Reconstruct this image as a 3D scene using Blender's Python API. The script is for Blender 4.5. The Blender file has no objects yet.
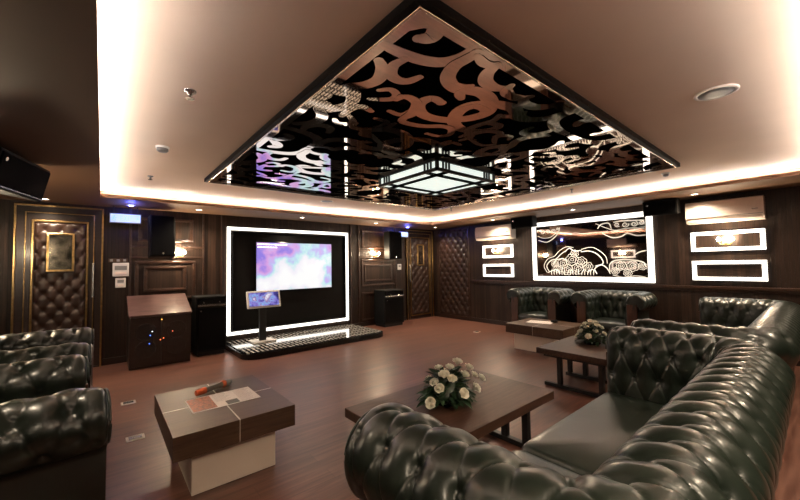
import bpy, bmesh, math, random
import numpy as np
from mathutils import Vector, Matrix, Euler
random.seed(7)
PI = math.pi
SC = bpy.context.scene
COL = SC.collection

# ------------------------------------------------------------------ materials
def mat(name):
    m = bpy.data.materials.new(name); m.use_nodes = True
    nt = m.node_tree; b = nt.nodes['Principled BSDF']
    return m, nt, b
def setb(b, col=None, rough=None, metal=None, spec=None, coat=None, coat_rough=None, emit=None, es=None):
    if col is not None: b.inputs['Base Color'].default_value = (*col, 1)
    if rough is not None: b.inputs['Roughness'].default_value = rough
    if metal is not None: b.inputs['Metallic'].default_value = metal
    if spec is not None: b.inputs['Specular IOR Level'].default_value = spec
    if coat is not None: b.inputs['Coat Weight'].default_value = coat
    if coat_rough is not None: b.inputs['Coat Roughness'].default_value = coat_rough
    if emit is not None: b.inputs['Emission Color'].default_value = (*emit, 1)
    if es is not None: b.inputs['Emission Strength'].default_value = es
def plain(name, col, rough=.5, metal=0, noise=.12, nscale=30, **k):
    m, nt, b = mat(name); setb(b, col, rough, metal, **k)
    if noise:
        tc = nt.nodes.new('ShaderNodeTexCoord'); n = nt.nodes.new('ShaderNodeTexNoise')
        n.inputs['Scale'].default_value = nscale; n.inputs['Detail'].default_value = 4
        nt.links.new(tc.outputs['Object'], n.inputs['Vector'])
        r = nt.nodes.new('ShaderNodeValToRGB')
        r.color_ramp.elements[0].position = .3; r.color_ramp.elements[1].position = .7
        r.color_ramp.elements[0].color = (*[c*(1-noise) for c in col], 1)
        r.color_ramp.elements[1].color = (*[min(1, c*(1+noise)) for c in col], 1)
        nt.links.new(n.outputs['Fac'], r.inputs['Fac']); nt.links.new(r.outputs['Color'], b.inputs['Base Color'])
    return m
def emis(name, col, s):
    m, nt, b = mat(name); setb(b, (0.8, .8, .8), .5, emit=col, es=s); return m
def wood(name, dark, light, axis=0, scale=1.0, rough=.35, stretch=14, strip=0, coat=0, spec=.5):
    """grain runs along `axis` (0 x, 1 y, 2 z); strip>0 adds vertical reeds by (x+y)"""
    m, nt, b = mat(name); setb(b, rough=rough, coat=coat, coat_rough=.15, spec=spec)
    N = nt.nodes.new; L = nt.links.new
    tc = N('ShaderNodeTexCoord'); mp = N('ShaderNodeMapping')
    s = [stretch*scale]*3; s[axis] = scale
    mp.inputs['Scale'].default_value = s
    L(tc.outputs['Object'], mp.inputs['Vector'])
    n = N('ShaderNodeTexNoise'); n.inputs['Scale'].default_value = 2.2; n.inputs['Detail'].default_value = 7; n.inputs['Roughness'].default_value = .62
    n.inputs['Distortion'].default_value = .4
    L(mp.outputs['Vector'], n.inputs['Vector'])
    r = N('ShaderNodeValToRGB'); e = r.color_ramp.elements
    e[0].position = .32; e[1].position = .70; e[0].color = (*dark, 1); e[1].color = (*light, 1)
    L(n.outputs['Fac'], r.inputs['Fac'])
    out = r.outputs['Color']
    if strip:
        sx = N('ShaderNodeSeparateXYZ'); L(tc.outputs['Object'], sx.inputs['Vector'])
        ad = N('ShaderNodeMath'); ad.operation = 'ADD'; L(sx.outputs['X'], ad.inputs[0]); L(sx.outputs['Y'], ad.inputs[1])
        mu = N('ShaderNodeMath'); mu.operation = 'MULTIPLY'; L(ad.outputs[0], mu.inputs[0]); mu.inputs[1].default_value = 1/strip
        fl = N('ShaderNodeMath'); fl.operation = 'FLOOR'; L(mu.outputs[0], fl.inputs[0])
        wn = N('ShaderNodeTexWhiteNoise'); wn.noise_dimensions = '1D'; L(fl.outputs[0], wn.inputs['W'])
        hs = N('ShaderNodeMapRange'); hs.inputs['To Min'].default_value = .55; hs.inputs['To Max'].default_value = 1.5
        L(wn.outputs['Value'], hs.inputs['Value'])
        fr = N('ShaderNodeMath'); fr.operation = 'FRACT'; L(mu.outputs[0], fr.inputs[0])
        lt = N('ShaderNodeMath'); lt.operation = 'GREATER_THAN'; L(fr.outputs[0], lt.inputs[0]); lt.inputs[1].default_value = .14
        mr = N('ShaderNodeMapRange'); mr.inputs['To Min'].default_value = .35; L(lt.outputs[0], mr.inputs['Value'])
        m2 = N('ShaderNodeMath'); m2.operation = 'MULTIPLY'; L(hs.outputs[0], m2.inputs[0]); L(mr.outputs[0], m2.inputs[1])
        mx = N('ShaderNodeVectorMath'); mx.operation = 'SCALE'; L(out, mx.inputs[0]); L(m2.outputs[0], mx.inputs['Scale'])
        out = mx.outputs['Vector']
        bp = N('ShaderNodeBump'); bp.inputs['Strength'].default_value = .35; bp.inputs['Distance'].default_value = .004
        L(lt.outputs[0], bp.inputs['Height']); L(bp.outputs['Normal'], b.inputs['Normal'])
    L(out, b.inputs['Base Color'])
    return m

def floor_mat():
    m, nt, b = mat('plank_floor'); setb(b, rough=.3, coat=.06, coat_rough=.2, spec=.4)
    N = nt.nodes.new; L = nt.links.new
    tc = N('ShaderNodeTexCoord')
    br = N('ShaderNodeTexBrick'); br.offset = .37; br.inputs['Scale'].default_value = 1
    br.inputs['Brick Width'].default_value = 1.25; br.inputs['Row Height'].default_value = .13
    br.inputs['Mortar Size'].default_value = .0015; br.inputs['Mortar Smooth'].default_value = .3
    br.inputs['Color1'].default_value = (.86, .86, .86, 1); br.inputs['Color2'].default_value = (1.12, 1.12, 1.12, 1); br.inputs['Mortar'].default_value = (.55, .55, .55, 1)
    L(tc.outputs['Object'], br.inputs['Vector'])
    mp = N('ShaderNodeMapping'); mp.inputs['Scale'].default_value = (1.1, 15, 1); L(tc.outputs['Object'], mp.inputs['Vector'])
    n = N('ShaderNodeTexNoise'); n.inputs['Scale'].default_value = 2.0; n.inputs['Detail'].default_value = 7; n.inputs['Distortion'].default_value = .5
    L(mp.outputs['Vector'], n.inputs['Vector'])
    r = N('ShaderNodeValToRGB'); e = r.color_ramp.elements
    e[0].position = .3; e[1].position = .72; e[0].color = (.072, .027, .0175, 1); e[1].color = (.165, .074, .050, 1)
    L(n.outputs['Fac'], r.inputs['Fac'])
    mx = N('ShaderNodeMix'); mx.data_type = 'RGBA'; mx.blend_type = 'MULTIPLY'; mx.inputs['Factor'].default_value = 1
    L(r.outputs['Color'], mx.inputs[6]); L(br.outputs['Color'], mx.inputs[7]); L(mx.outputs[2], b.inputs['Base Color'])
    rr = N('ShaderNodeMapRange'); rr.inputs['To Min'].default_value = .30; rr.inputs['To Max'].default_value = .50
    L(n.outputs['Fac'], rr.inputs['Value']); L(rr.outputs[0], b.inputs['Roughness'])
    return m

def leather(name, dark, light, rough=.3):
    m, nt, b = mat(name); setb(b, rough=rough, spec=.42, coat=.12, coat_rough=.15)
    N = nt.nodes.new; L = nt.links.new
    tc = N('ShaderNodeTexCoord')
    n = N('ShaderNodeTexNoise'); n.inputs['Scale'].default_value = 6; n.inputs['Detail'].default_value = 5
    L(tc.outputs['Object'], n.inputs['Vector'])
    r = N('ShaderNodeValToRGB'); e = r.color_ramp.elements
    e[0].position = .35; e[1].position = .7; e[0].color = (*dark, 1); e[1].color = (*light, 1)
    L(n.outputs['Fac'], r.inputs['Fac']); L(r.outputs['Color'], b.inputs['Base Color'])
    v = N('ShaderNodeTexNoise'); v.inputs['Scale'].default_value = 160; v.inputs['Detail'].default_value = 2
    L(tc.outputs['Object'], v.inputs['Vector'])
    bp = N('ShaderNodeBump'); bp.inputs['Strength'].default_value = .06; bp.inputs['Distance'].default_value = .003
    L(v.outputs['Fac'], bp.inputs['Height']); L(bp.outputs['Normal'], b.inputs['Normal'])
    rr = N('ShaderNodeMapRange'); rr.inputs['To Min'].default_value = rough-.07; rr.inputs['To Max'].default_value = rough+.12
    L(n.outputs['Fac'], rr.inputs['Value']); L(rr.outputs[0], b.inputs['Roughness'])
    return m

def screen_mat(name, stops, scale, s, seed=0, c=(0, 0), rad=.6, push=.2):
    m, nt, b = mat(name); setb(b, (.01, .01, .01), .2)
    N = nt.nodes.new; L = nt.links.new
    tc = N('ShaderNodeTexCoord'); mp = N('ShaderNodeMapping'); mp.inputs['Location'].default_value = (seed, seed*.7, 0)
    L(tc.outputs['Object'], mp.inputs['Vector'])
    n = N('ShaderNodeTexNoise'); n.inputs['Scale'].default_value = scale; n.inputs['Detail'].default_value = 4; n.inputs['Distortion'].default_value = .15
    L(mp.outputs['Vector'], n.inputs['Vector'])
    m2 = N('ShaderNodeMapping'); m2.inputs['Location'].default_value = (-c[0], 0, -c[1]); m2.inputs['Scale'].default_value = (1, 0, 1.2)
    L(tc.outputs['Object'], m2.inputs['Vector'])
    ln = N('ShaderNodeVectorMath'); ln.operation = 'LENGTH'; L(m2.outputs['Vector'], ln.inputs[0])
    mr = N('ShaderNodeMapRange'); mr.inputs['From Min'].default_value = 0; mr.inputs['From Max'].default_value = rad; mr.inputs['To Min'].default_value = push; mr.inputs['To Max'].default_value = -.03
    L(ln.outputs['Value'], mr.inputs['Value'])
    ad = N('ShaderNodeMath'); ad.operation = 'ADD'; L(n.outputs['Fac'], ad.inputs[0]); L(mr.outputs[0], ad.inputs[1])
    r = N('ShaderNodeValToRGB'); el = r.color_ramp.elements
    el[0].position = stops[0][0]; el[0].color = (*stops[0][1], 1); el[1].position = stops[-1][0]; el[1].color = (*stops[-1][1], 1)
    for p, c in stops[1:-1]:
        q = el.new(p); q.color = (*c, 1)
    L(ad.outputs[0], r.inputs['Fac']); L(r.outputs['Color'], b.inputs['Emission Color'])
    b.inputs['Emission Strength'].default_value = s
    return m

def stage_mat():
    m, nt, b = mat('stage_dotted_glass'); setb(b, rough=.12, coat=.5, coat_rough=.03)
    N = nt.nodes.new; L = nt.links.new
    tc = N('ShaderNodeTexCoord'); mp = N('ShaderNodeMapping'); mp.inputs['Rotation'].default_value = (0, 0, PI/2); L(tc.outputs['Object'], mp.inputs['Vector'])
    br = N('ShaderNodeTexBrick'); br.offset = 0; br.inputs['Scale'].default_value = 1
    br.inputs['Brick Width'].default_value = .20; br.inputs['Row Height'].default_value = .075
    br.inputs['Mortar Size'].default_value = .022; br.inputs['Mortar Smooth'].default_value = 0
    br.inputs['Color1'].default_value = (.52, .50, .46, 1); br.inputs['Color2'].default_value = (.62, .60, .56, 1); br.inputs['Mortar'].default_value = (.008, .008, .009, 1)
    L(mp.outputs['Vector'], br.inputs['Vector']); L(br.outputs['Color'], b.inputs['Base Color'])
    return m

M = {}
M['floor'] = floor_mat()
M['wall'] = wood('walnut_panelling', (.0115, .0058, .0036), (.031, .0155, .0095), 2, 1.0, .45, 12, strip=.045, spec=.35)
M['trim'] = wood('walnut_moulding', (.018, .0085, .0055), (.045, .021, .013), 0, 1.2, .3, 10, coat=.3)
M['dark_wood'] = wood('dark_stained_wood', (.009, .0045, .0035), (.022, .011, .008), 0, 1.5, .35, 12, coat=.2)
M['table_wood'] = wood('brown_table_veneer', (.050, .027, .0155), (.095, .053, .033), 0, 1.6, .42, 16, coat=.0, spec=.28)
M['table_red'] = wood('reddish_table_veneer', (.036, .0165, .010), (.072, .036, .023), 0, 1.4, .46, 14, coat=.0, spec=.3)
M['lid_wood'] = wood('striped_desk_lid', (.030, .014, .013), (.15, .085, .075), 0, 1.5, .3, 20, coat=.3)
M['facing'] = wood('mahogany_facing', (.040, .014, .008), (.085, .030, .017), 2, 1.5, .3, 10, coat=.4)
M['ceiling'] = plain('tan_ceiling_paint', (.84, .63, .48), .8, noise=.03, nscale=2)
M['soffit'] = plain('brown_soffit_paint', (.14, .070, .034), .6, noise=.04, nscale=2)
M['green'] = leather('dark_green_leather', (.0062, .0098, .0070), (.0135, .0185, .0135), .30)
M['brown_leather'] = leather('dark_brown_leather', (.018, .0085, .006), (.036, .018, .012), .34)
M['gold'] = plain('aged_gold_trim', (.50, .33, .14), .28, 1, noise=.25, nscale=25)
M['black'] = plain('matt_black', (.003, .003, .003), .6, spec=.2, noise=.1)
M['black_gloss'] = plain('gloss_black', (.004, .004, .0045), .2, noise=0, spec=.3)
M['black_metal'] = plain('black_metal', (.004, .0035, .0035), .5, .0, noise=.1)
M['grille'] = plain('speaker_cloth', (.0025, .0025, .003), .9, spec=.1, noise=.4, nscale=400)
M['alcove'] = plain('black_stone_panel', (.003, .0026, .0024), .5, spec=.15, noise=.35, nscale=14)
M['white'] = plain('white_plastic', (.72, .70, .67), .35, noise=.03)
M['ac'] = plain('warm_white_casing', (.86, .74, .67), .35, noise=.03)
M['grey'] = plain('grey_plastic', (.22, .22, .22), .4, noise=.05)
M['cream'] = plain('cream_gloss_laminate', (.76, .66, .55), .22, noise=.02, nscale=4)
M['inlay'] = plain('pale_metal_inlay', (.62, .58, .52), .3, .4, noise=0)
M['steel'] = plain('brushed_steel', (.55, .54, .52), .25, 1, noise=.05)
M['mirror'] = plain('bronze_mirror', (.90, .78, .70), .035, 1, noise=0)
M['dark_mirror'] = plain('smoked_mirror', (.36, .30, .27), .03, 1, noise=0)
M['door_mirror'] = plain('door_mirror_glass', (.34, .31, .26), .16, 1, noise=.85, nscale=9)
M['void'] = plain('black_velvet_backing', (.003, .003, .003), .95, noise=0, spec=0)
M['silver'] = plain('polished_silver_bead', (.75, .68, .60), .18, 1, noise=0)
M['led'] = emis('led_diffuser', (1.0, .95, .86), 1.3)
M['led_bar'] = emis('led_bar', (1.0, .95, .86), 1.5)
M['cove'] = emis('cove_led', (1.0, .99, .97), 76)
M['bulb'] = emis('bulb_glow', (1.0, .80, .55), 60)
M['down'] = emis('downlight_lens', (1.0, .80, .58), 14)
M['lantern'] = emis('lantern_glass', (.84, .95, .86), .55)
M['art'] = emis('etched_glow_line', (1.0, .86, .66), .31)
M['exit'] = emis('exit_face', (.66, .92, 1.0), .40)
M['exit_mark'] = emis('exit_mark', (.03, .42, .42), .35)
M['blue'] = emis('blue_lamp', (.20, .25, 1.0), 10)
M['blue_dot'] = emis('blue_led', (.05, .15, 1.0), 3)
M['white_dot'] = emis('white_led', (.7, .85, 1.0), 3)
M['red_dot'] = emis('red_led', (1.0, .12, .02), 2)
M['amber_dot'] = emis('amber_led', (1.0, .45, .05), 3)
M['tv'] = screen_mat('television_picture', [(.30, (.30, .22, .80)), (.38, (.72, .38, .78)), (.44, (.55, .50, .92)), (.49, (.55, .86, .88)), (.55, (.92, .88, .96)), (.66, (1, 1, 1))], 1.9, .56, 4.4, (.10, -.08), .66, .12)
M['kiosk'] = screen_mat('kiosk_picture', [(.30, (.02, .02, .10)), (.42, (.10, .08, .42)), (.50, (.30, .25, .75)), (.56, (.25, .5, .9)), (.62, (.30, .12, .40)), (.72, (.9, .9, 1))], 9, .5, 1.7, (.02, .0), .22, .12)
M['tvtext'] = emis('screen_text', (1, 1, 1), 1.6)
M['stage'] = stage_mat()
M['petal'] = plain('ivory_petal', (.93, .90, .80), .55, noise=.03, nscale=40)
M['leaf'] = plain('dark_green_leaf', (.016, .038, .016), .4, noise=.5, nscale=25)
M['paper'] = plain('white_paper', (.85, .80, .76), .6, noise=.03)
M['ink'] = plain('grey_print', (.48, .44, .43), .7, noise=.2)
M['photo'] = plain('food_photo_print', (.30, .09, .04), .5, noise=.9, nscale=60)
M['photo_dark'] = plain('dark_photo_print', (.05, .05, .04), .5, noise=.9, nscale=80)
M['orange'] = plain('orange_rubber', (.55, .10, .02), .5, noise=.1)
M['mic'] = plain('grey_microphone', (.14, .13, .12), .4, .3, noise=.15)

# ------------------------------------------------------------------ mesh helpers
class MB:
    def __init__(s): s.v = []; s.f = []; s.sm = []; s.mi = []
    def add(s, vs, fs, smooth=False, mi=0):
        o = len(s.v); s.v += [tuple(map(float, p)) for p in vs]
        for f in fs: s.f.append([o+i for i in f]); s.sm.append(smooth); s.mi.append(mi)
        return s
    def box(s, x0, x1, y0, y1, z0, z1, bev=0, mi=0):
        if x0 > x1: x0, x1 = x1, x0
        if y0 > y1: y0, y1 = y1, y0
        if z0 > z1: z0, z1 = z1, z0
        if bev <= 0:
            vs = [(x, y, z) for x in (x0, x1) for y in (y0, y1) for z in (z0, z1)]
            s.add(vs, [(0,1,3,2),(4,6,7,5),(0,4,5,1),(2,3,7,6),(0,2,6,4),(1,5,7,3)], mi=mi)
        else:
            bm = bmesh.new(); bmesh.ops.create_cube(bm, size=1)
            for v in bm.verts:
                v.co = Vector(((x0+x1)/2+v.co.x*(x1-x0), (y0+y1)/2+v.co.y*(y1-y0), (z0+z1)/2+v.co.z*(z1-z0)))
            bmesh.ops.bevel(bm, geom=bm.edges[:], offset=bev, segments=2, affect='EDGES', profile=.5)
            s.bm(bm, mi=mi)
        return s
    def bm(s, bm, smooth=False, mi=0, mtx=None):
        bm.verts.index_update()
        vs = [(mtx @ v.co if mtx else v.co) for v in bm.verts]
        s.add(vs, [[v.index for v in f.verts] for f in bm.faces], smooth, mi); bm.free(); return s
    def cyl(s, p0, p1, r0, r1=None, n=16, smooth=True, cap=True, mi=0):
        r1 = r0 if r1 is None else r1
        p0 = Vector(p0); p1 = Vector(p1); d = (p1-p0).normalized()
        a = d.orthogonal().normalized(); b = d.cross(a)
        vs = []
        for p, r in ((p0, r0), (p1, r1)):
            for i in range(n):
                t = 2*PI*i/n; vs.append(p+(a*math.cos(t)+b*math.sin(t))*r)
        s.add(vs, [(i, (i+1) % n, n+(i+1) % n, n+i) for i in range(n)], smooth, mi)
        if cap:
            s.add(vs[:n], [tuple(reversed(range(n)))], mi=mi); s.add(vs[n:], [tuple(range(n))], mi=mi)
        return s
    def tube(s, pts, r, n=8, closed=False, mi=0):
        pts = [Vector(p) for p in pts]; k = len(pts); rings = []
        up = Vector((0, 0, 1))
        for i, p in enumerate(pts):
            a = pts[(i-1) % k] if (closed or i > 0) else p
            b = pts[(i+1) % k] if (closed or i < k-1) else p
            d = (b-a).normalized(); x = d.cross(up)
            if x.length < 1e-3: x = d.cross(Vector((1, 0, 0)))
            x.normalize(); y = d.cross(x)
            rings.append([p+(x*math.cos(2*PI*j/n)+y*math.sin(2*PI*j/n))*r for j in range(n)])
        vs = [q for rg in rings for q in rg]; fs = []
        for i in range(k if closed else k-1):
            a = i*n; b = ((i+1) % k)*n
            fs += [(a+j, a+(j+1) % n, b+(j+1) % n, b+j) for j in range(n)]
        if not closed: fs += [tuple(reversed(range(n))), tuple(range((k-1)*n, k*n))]
        s.add(vs, fs, True, mi); return s
    def lathe(s, prof, c=(0, 0, 0), n=24, mi=0):
        vs = [(c[0]+r*math.cos(2*PI*i/n), c[1]+r*math.sin(2*PI*i/n), c[2]+z) for r, z in prof for i in range(n)]
        k = len(prof)
        fs = [(a*n+i, a*n+(i+1) % n, (a+1)*n+(i+1) % n, (a+1)*n+i) for a in range(k-1) for i in range(n)]
        s.add(vs, fs, True, mi)
        s.add(vs[:n], [tuple(reversed(range(n)))], mi=mi); s.add(vs[-n:], [tuple(range(n))], mi=mi)
        return s
    def frame(s, axis, plane, a0, a1, z0, z1, w, d, bev=0):
        """rectangular picture-frame border standing on a wall. axis 'y': wall plane y=plane, a is x; axis 'x': plane x, a is y. d = signed depth"""
        for (p0, p1, q0, q1) in ((a0, a1, z1-w, z1), (a0, a1, z0, z0+w), (a0, a0+w, z0+w, z1-w), (a1-w, a1, z0+w, z1-w)):
            if axis == 'y': s.box(p0, p1, plane, plane+d, q0, q1, bev)
            else: s.box(plane, plane+d, p0, p1, q0, q1, bev)
        return s
    def prism(s, poly, h0, h1, fn, smooth=False, mi=0):
        """poly in 2D, fn(a,b,h)->3D"""
        n = len(poly)
        vs = [fn(a, b, h0) for a, b in poly]+[fn(a, b, h1) for a, b in poly]
        s.add(vs, [tuple(reversed(range(n))), tuple(range(n, 2*n))]+[(i, (i+1) % n, n+(i+1) % n, n+i) for i in range(n)], smooth, mi)
        return s
    def build(s, name, m, parent=None, fix=True):
        me = bpy.data.meshes.new(name); me.from_pydata(s.v, [], s.f)
        for mm in (m if isinstance(m, (list, tuple)) else [m]): me.materials.append(M[mm] if isinstance(mm, str) else mm)
        me.polygons.foreach_set('use_smooth', s.sm); me.polygons.foreach_set('material_index', s.mi)
        if fix:
            bm = bmesh.new(); bm.from_mesh(me); bmesh.ops.recalc_face_normals(bm, faces=bm.faces[:]); bm.to_mesh(me); bm.free()
        me.update()
        o = bpy.data.objects.new(name, me); COL.objects.link(o)
        if parent is not None: o.parent = parent
        return o

def tag(o, label, cat, group=None):
    o['label'] = label; o['category'] = cat
    if group: o['group'] = group
    return o
def thing(name, label, cat, loc=(0, 0, 0), rz=0, group=None):
    o = bpy.data.objects.new(name, None); COL.objects.link(o); o.empty_display_size = .1
    o.location = loc; o.rotation_euler = (0, 0, rz); return tag(o, label, cat, group)
def struct(name, mb, m, parent=None):
    o = mb.build(name, m, parent)
    if parent is None: o['kind'] = 'structure'
    return o
def dup(root, loc, rz, label, group=None):
    r = root.copy(); COL.objects.link(r); r.location = loc; r.rotation_euler = (0, 0, rz); r['label'] = label
    if group: r['group'] = group
    for ch in list(root.children):
        c = ch.copy(); COL.objects.link(c); c.parent = r
        for g in list(ch.children):
            d = g.copy(); COL.objects.link(d); d.parent = c
    return r
def ribbon(mb, pts, w, h0, h1, fn, sub=6, taper=.55, closed=False):
    """flat scroll stroke along a smoothed 2D centre line with round ends"""
    P = [Vector((p[0], p[1])) for p in pts]; out = []; k = len(P)
    for i in range(k-1):
        p0 = P[max(i-1, 0)]; p1 = P[i]; p2 = P[i+1]; p3 = P[min(i+2, k-1)]
        for j in range(sub):
            t = j/sub
            out.append(.5*((2*p1)+(p2-p0)*t+(2*p0-5*p1+4*p2-p3)*t*t+(3*p1-p0-3*p2+p3)*t**3))
    out.append(P[-1]); n = len(out); L = []; R = []
    for i in range(n):
        d = (out[min(i+1, n-1)]-out[max(i-1, 0)]).normalized(); nn = Vector((-d.y, d.x))
        f = i/(n-1); ww = w*.5*(taper+(1-taper)*math.sin(PI*f)**.6)
        L.append(out[i]+nn*ww); R.append(out[i]-nn*ww)
    for i in range(n-1):
        q = [L[i], R[i], R[i+1], L[i+1]]
        a = sum(q[k].x*q[(k+1) % 4].y-q[(k+1) % 4].x*q[k].y for k in range(4))
        vs = [fn(c.x, c.y, h0) for c in q]+[fn(c.x, c.y, h1) for c in q]
        mb.add(vs, [(0,1,2,3), (7,6,5,4), (0,1,5,4), (2,3,7,6)])
    for e, dirn in ((0, -1), (n-1, 1)):
        c = out[e]; r = (L[e]-c).length*1.25
        hz = .00006; poly = [(c.x+r*math.cos(2*PI*i/12), c.y+r*math.sin(2*PI*i/12)) for i in range(12)]
        mb.prism(poly, h0+hz, h1+hz, fn)
    return mb
# ------------------------------------------------------------------ the setting
XL, XR, YB, YF = -1.15, 7.2, 7.1, -2.6
HS, HT = 2.43, 2.56            # soffit underside, tray ceiling
TX0, TX1, TY0, TY1 = -.03, 6.25, -.10, 6.20   # tray opening
struct('floor', MB().box(XL-.1, XR+.1, YF-.1, YB+.1, -.08, 0), 'floor')
struct('wall_back', MB().box(XL-.1, XR+.1, YB, YB+.1, 0, 2.75), 'wall')
struct('wall_front', MB().box(XL-.1, XR+.1, YF-.1, YF, 0, 2.75), 'wall')
struct('wall_left', MB().box(XL-.1, XL, YF, YB, 0, 2.75), 'wall')
struct('wall_right', MB().box(XR, XR+.1, YF, YB, 0, 2.75), 'wall')
ceil = struct('ceiling', MB().box(XL, XR, YF, YB, HT, HT+.1), 'ceiling')
mb = MB()
for a in ((XL, TX0, YF, YB), (TX1, XR, YF, YB), (TX0, TX1, YF, TY0), (TX0, TX1, TY1, YB)):
    mb.box(*a, HS, HS+.03)
lipw = .03
for a in ((TX0-lipw, TX0, TY0, TY1), (TX1, TX1+lipw, TY0, TY1), (TX0-lipw, TX1+lipw, TY0-lipw, TY0), (TX0-lipw, TX1+lipw, TY1, TY1+lipw)):
    mb.box(*a, HS+.03, HS+.050)
cb = .22
for a in ((XL, TX0-cb, YF, YB), (TX1+cb, XR, YF, YB), (TX0-cb, TX1+cb, YF, TY0-cb), (TX0-cb, TX1+cb, TY1+cb, YB)):
    mb.box(*a, HS+.03, HT)
struct('ceiling_soffit', mb, 'soffit')
mb = MB(); o = .10; zz = HS+.034
for a in ((TX0-o-.03, TX0-o, TY0, TY1), (TX1+o, TX1+o+.03, TY0, TY1), (TX0, TX1, TY0-o-.03, TY0-o), (TX0, TX1, TY1+o, TY1+o+.03)):
    mb.box(*a, zz, zz+.012)
cv = mb.build('cove_light', 'cove', ceil)

# baseboards, rails and mouldings
struct('baseboard_back', MB().box(.02, 6.16, YB-.018, YB, 0, .10, .004), 'dark_wood')
struct('baseboard_right', MB().box(XR-.018, XR, YF, YB-.02, 0, .10, .004), 'dark_wood')
struct('baseboard_left', MB().box(XL, XL+.018, YF, YB-.02, 0, .10, .004), 'dark_wood')
mb = MB(); mb.box(XR-.03, XR, YF, 5.72, 1.0, 1.045, .006); mb.box(XR-.018, XR, YF, 5.72, .965, 1.0, .004)
struct('trim_1', mb, 'trim')                                   # chair rail on the right wall
mb = MB(); mb.box(XL, XL+.03, YF, 6.9, 1.0, 1.045, .006); mb.box(XL, XL+.018, YF, 6.9, .965, 1.0, .004)
struct('trim_2', mb, 'trim')
def wall_frame(n, x0, x1, z0, z1, w=.035, d=.022):
    mb = MB(); mb.frame('y', YB, x0, x1, z0, z1, w, -d, .006); mb.frame('y', YB, x0+w, x1-w, z0+w, z1-w, .016, -d*.5, .003)
    struct('trim_%d' % n, mb, 'trim')
k = 3
for f in ((.44, 1.22, 1.90, 2.30), (.40, 1.26, .93, 1.58), (.52, 1.12, 1.08, 1.49),
          (4.78, 5.76, 1.86, 2.31), (4.76, 5.80, .95, 1.60), (4.84, 5.68, 1.06, 1.48), (4.76, 5.72, .13, .80)):
    wall_frame(k, *f); k += 1
for x in (.34, 1.38, 1.68, 4.46, 4.68, 5.82):                  # pilaster edges
    struct('trim_%d' % k, MB().box(x-.012, x+.012, YB-.026, YB, .10, 2.42, .004), 'trim'); k += 1
for (x0, x1) in ((.352, 1.368), (4.692, 5.808)):               # rails behind the sconces
    mb = MB(); mb.box(x0, x1, YB-.02, YB, 1.625, 1.655, .004); mb.box(x0, x1, YB-.02, YB, 1.80, 1.83, .004)
    struct('trim_%d' % k, mb, 'trim'); k += 1

# ---- tufted leather panels (doors, wall panel)
def tuft_fn(u, v, a, b, h, pinch=.012, br=.010):
    s = u/a+v/(2*b); t = u/a-v/(2*b)
    puff = np.abs(np.sin(PI*s))*np.abs(np.sin(PI*t))
    i = np.round(s); j = np.round(t)
    # nearest lattice point among the 4 candidates around
    d = np.full(u.shape, 9.)
    for di in (-1, 0, 1):
        for dj in (-1, 0, 1):
            d = np.minimum(d, np.hypot(u-(i+di+j+dj)/2*a, v-(i+di-j-dj)*b))
    g = min(a, b)*.38
    disp = h*(.62*(1-np.exp(-(d/(g*.95))**2))+.38*puff**.4) - pinch*1.2*np.exp(-(d/(g*.36))**2)
    cd = np.minimum(np.abs(s-np.round(s)), np.abs(t-np.round(t)))*a*.77
    disp -= .16*h*np.exp(-(cd/.0045)**2)
    disp += .75*pinch*np.clip(1-(d/br)**2, 0, 1)**.5*(d < br)
    return disp
def grid_mesh(mb, P, smooth=True):
    nu, nv = P.shape[:2]
    vs = P.reshape(-1, 3).tolist()
    fs = [(i*nv+j, (i+1)*nv+j, (i+1)*nv+j+1, i*nv+j+1) for i in range(nu-1) for j in range(nv-1)]
    return mb.add(vs, fs, smooth)
def tufted_rect(w, h, a, b, fn, res=.012, amp=.02, edge=.03):
    nu = int(w/res)+1; nv = int(h/res)+1
    U, V = np.meshgrid(np.linspace(-w/2, w/2, nu), np.linspace(0, h, nv), indexing='ij')
    d = tuft_fn(U, V-h*.5, a, b, amp, amp*.4, .008)
    e = np.minimum(np.minimum(U+w/2, w/2-U), np.minimum(V, h-V)); f = np.clip(e/edge, 0, 1)
    d = (d+amp*.25)*np.sqrt(np.clip(1-(1-f)**2, 0, 1))
    P = np.stack(fn(U, V, d), -1)
    return grid_mesh(MB(), P)

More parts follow.
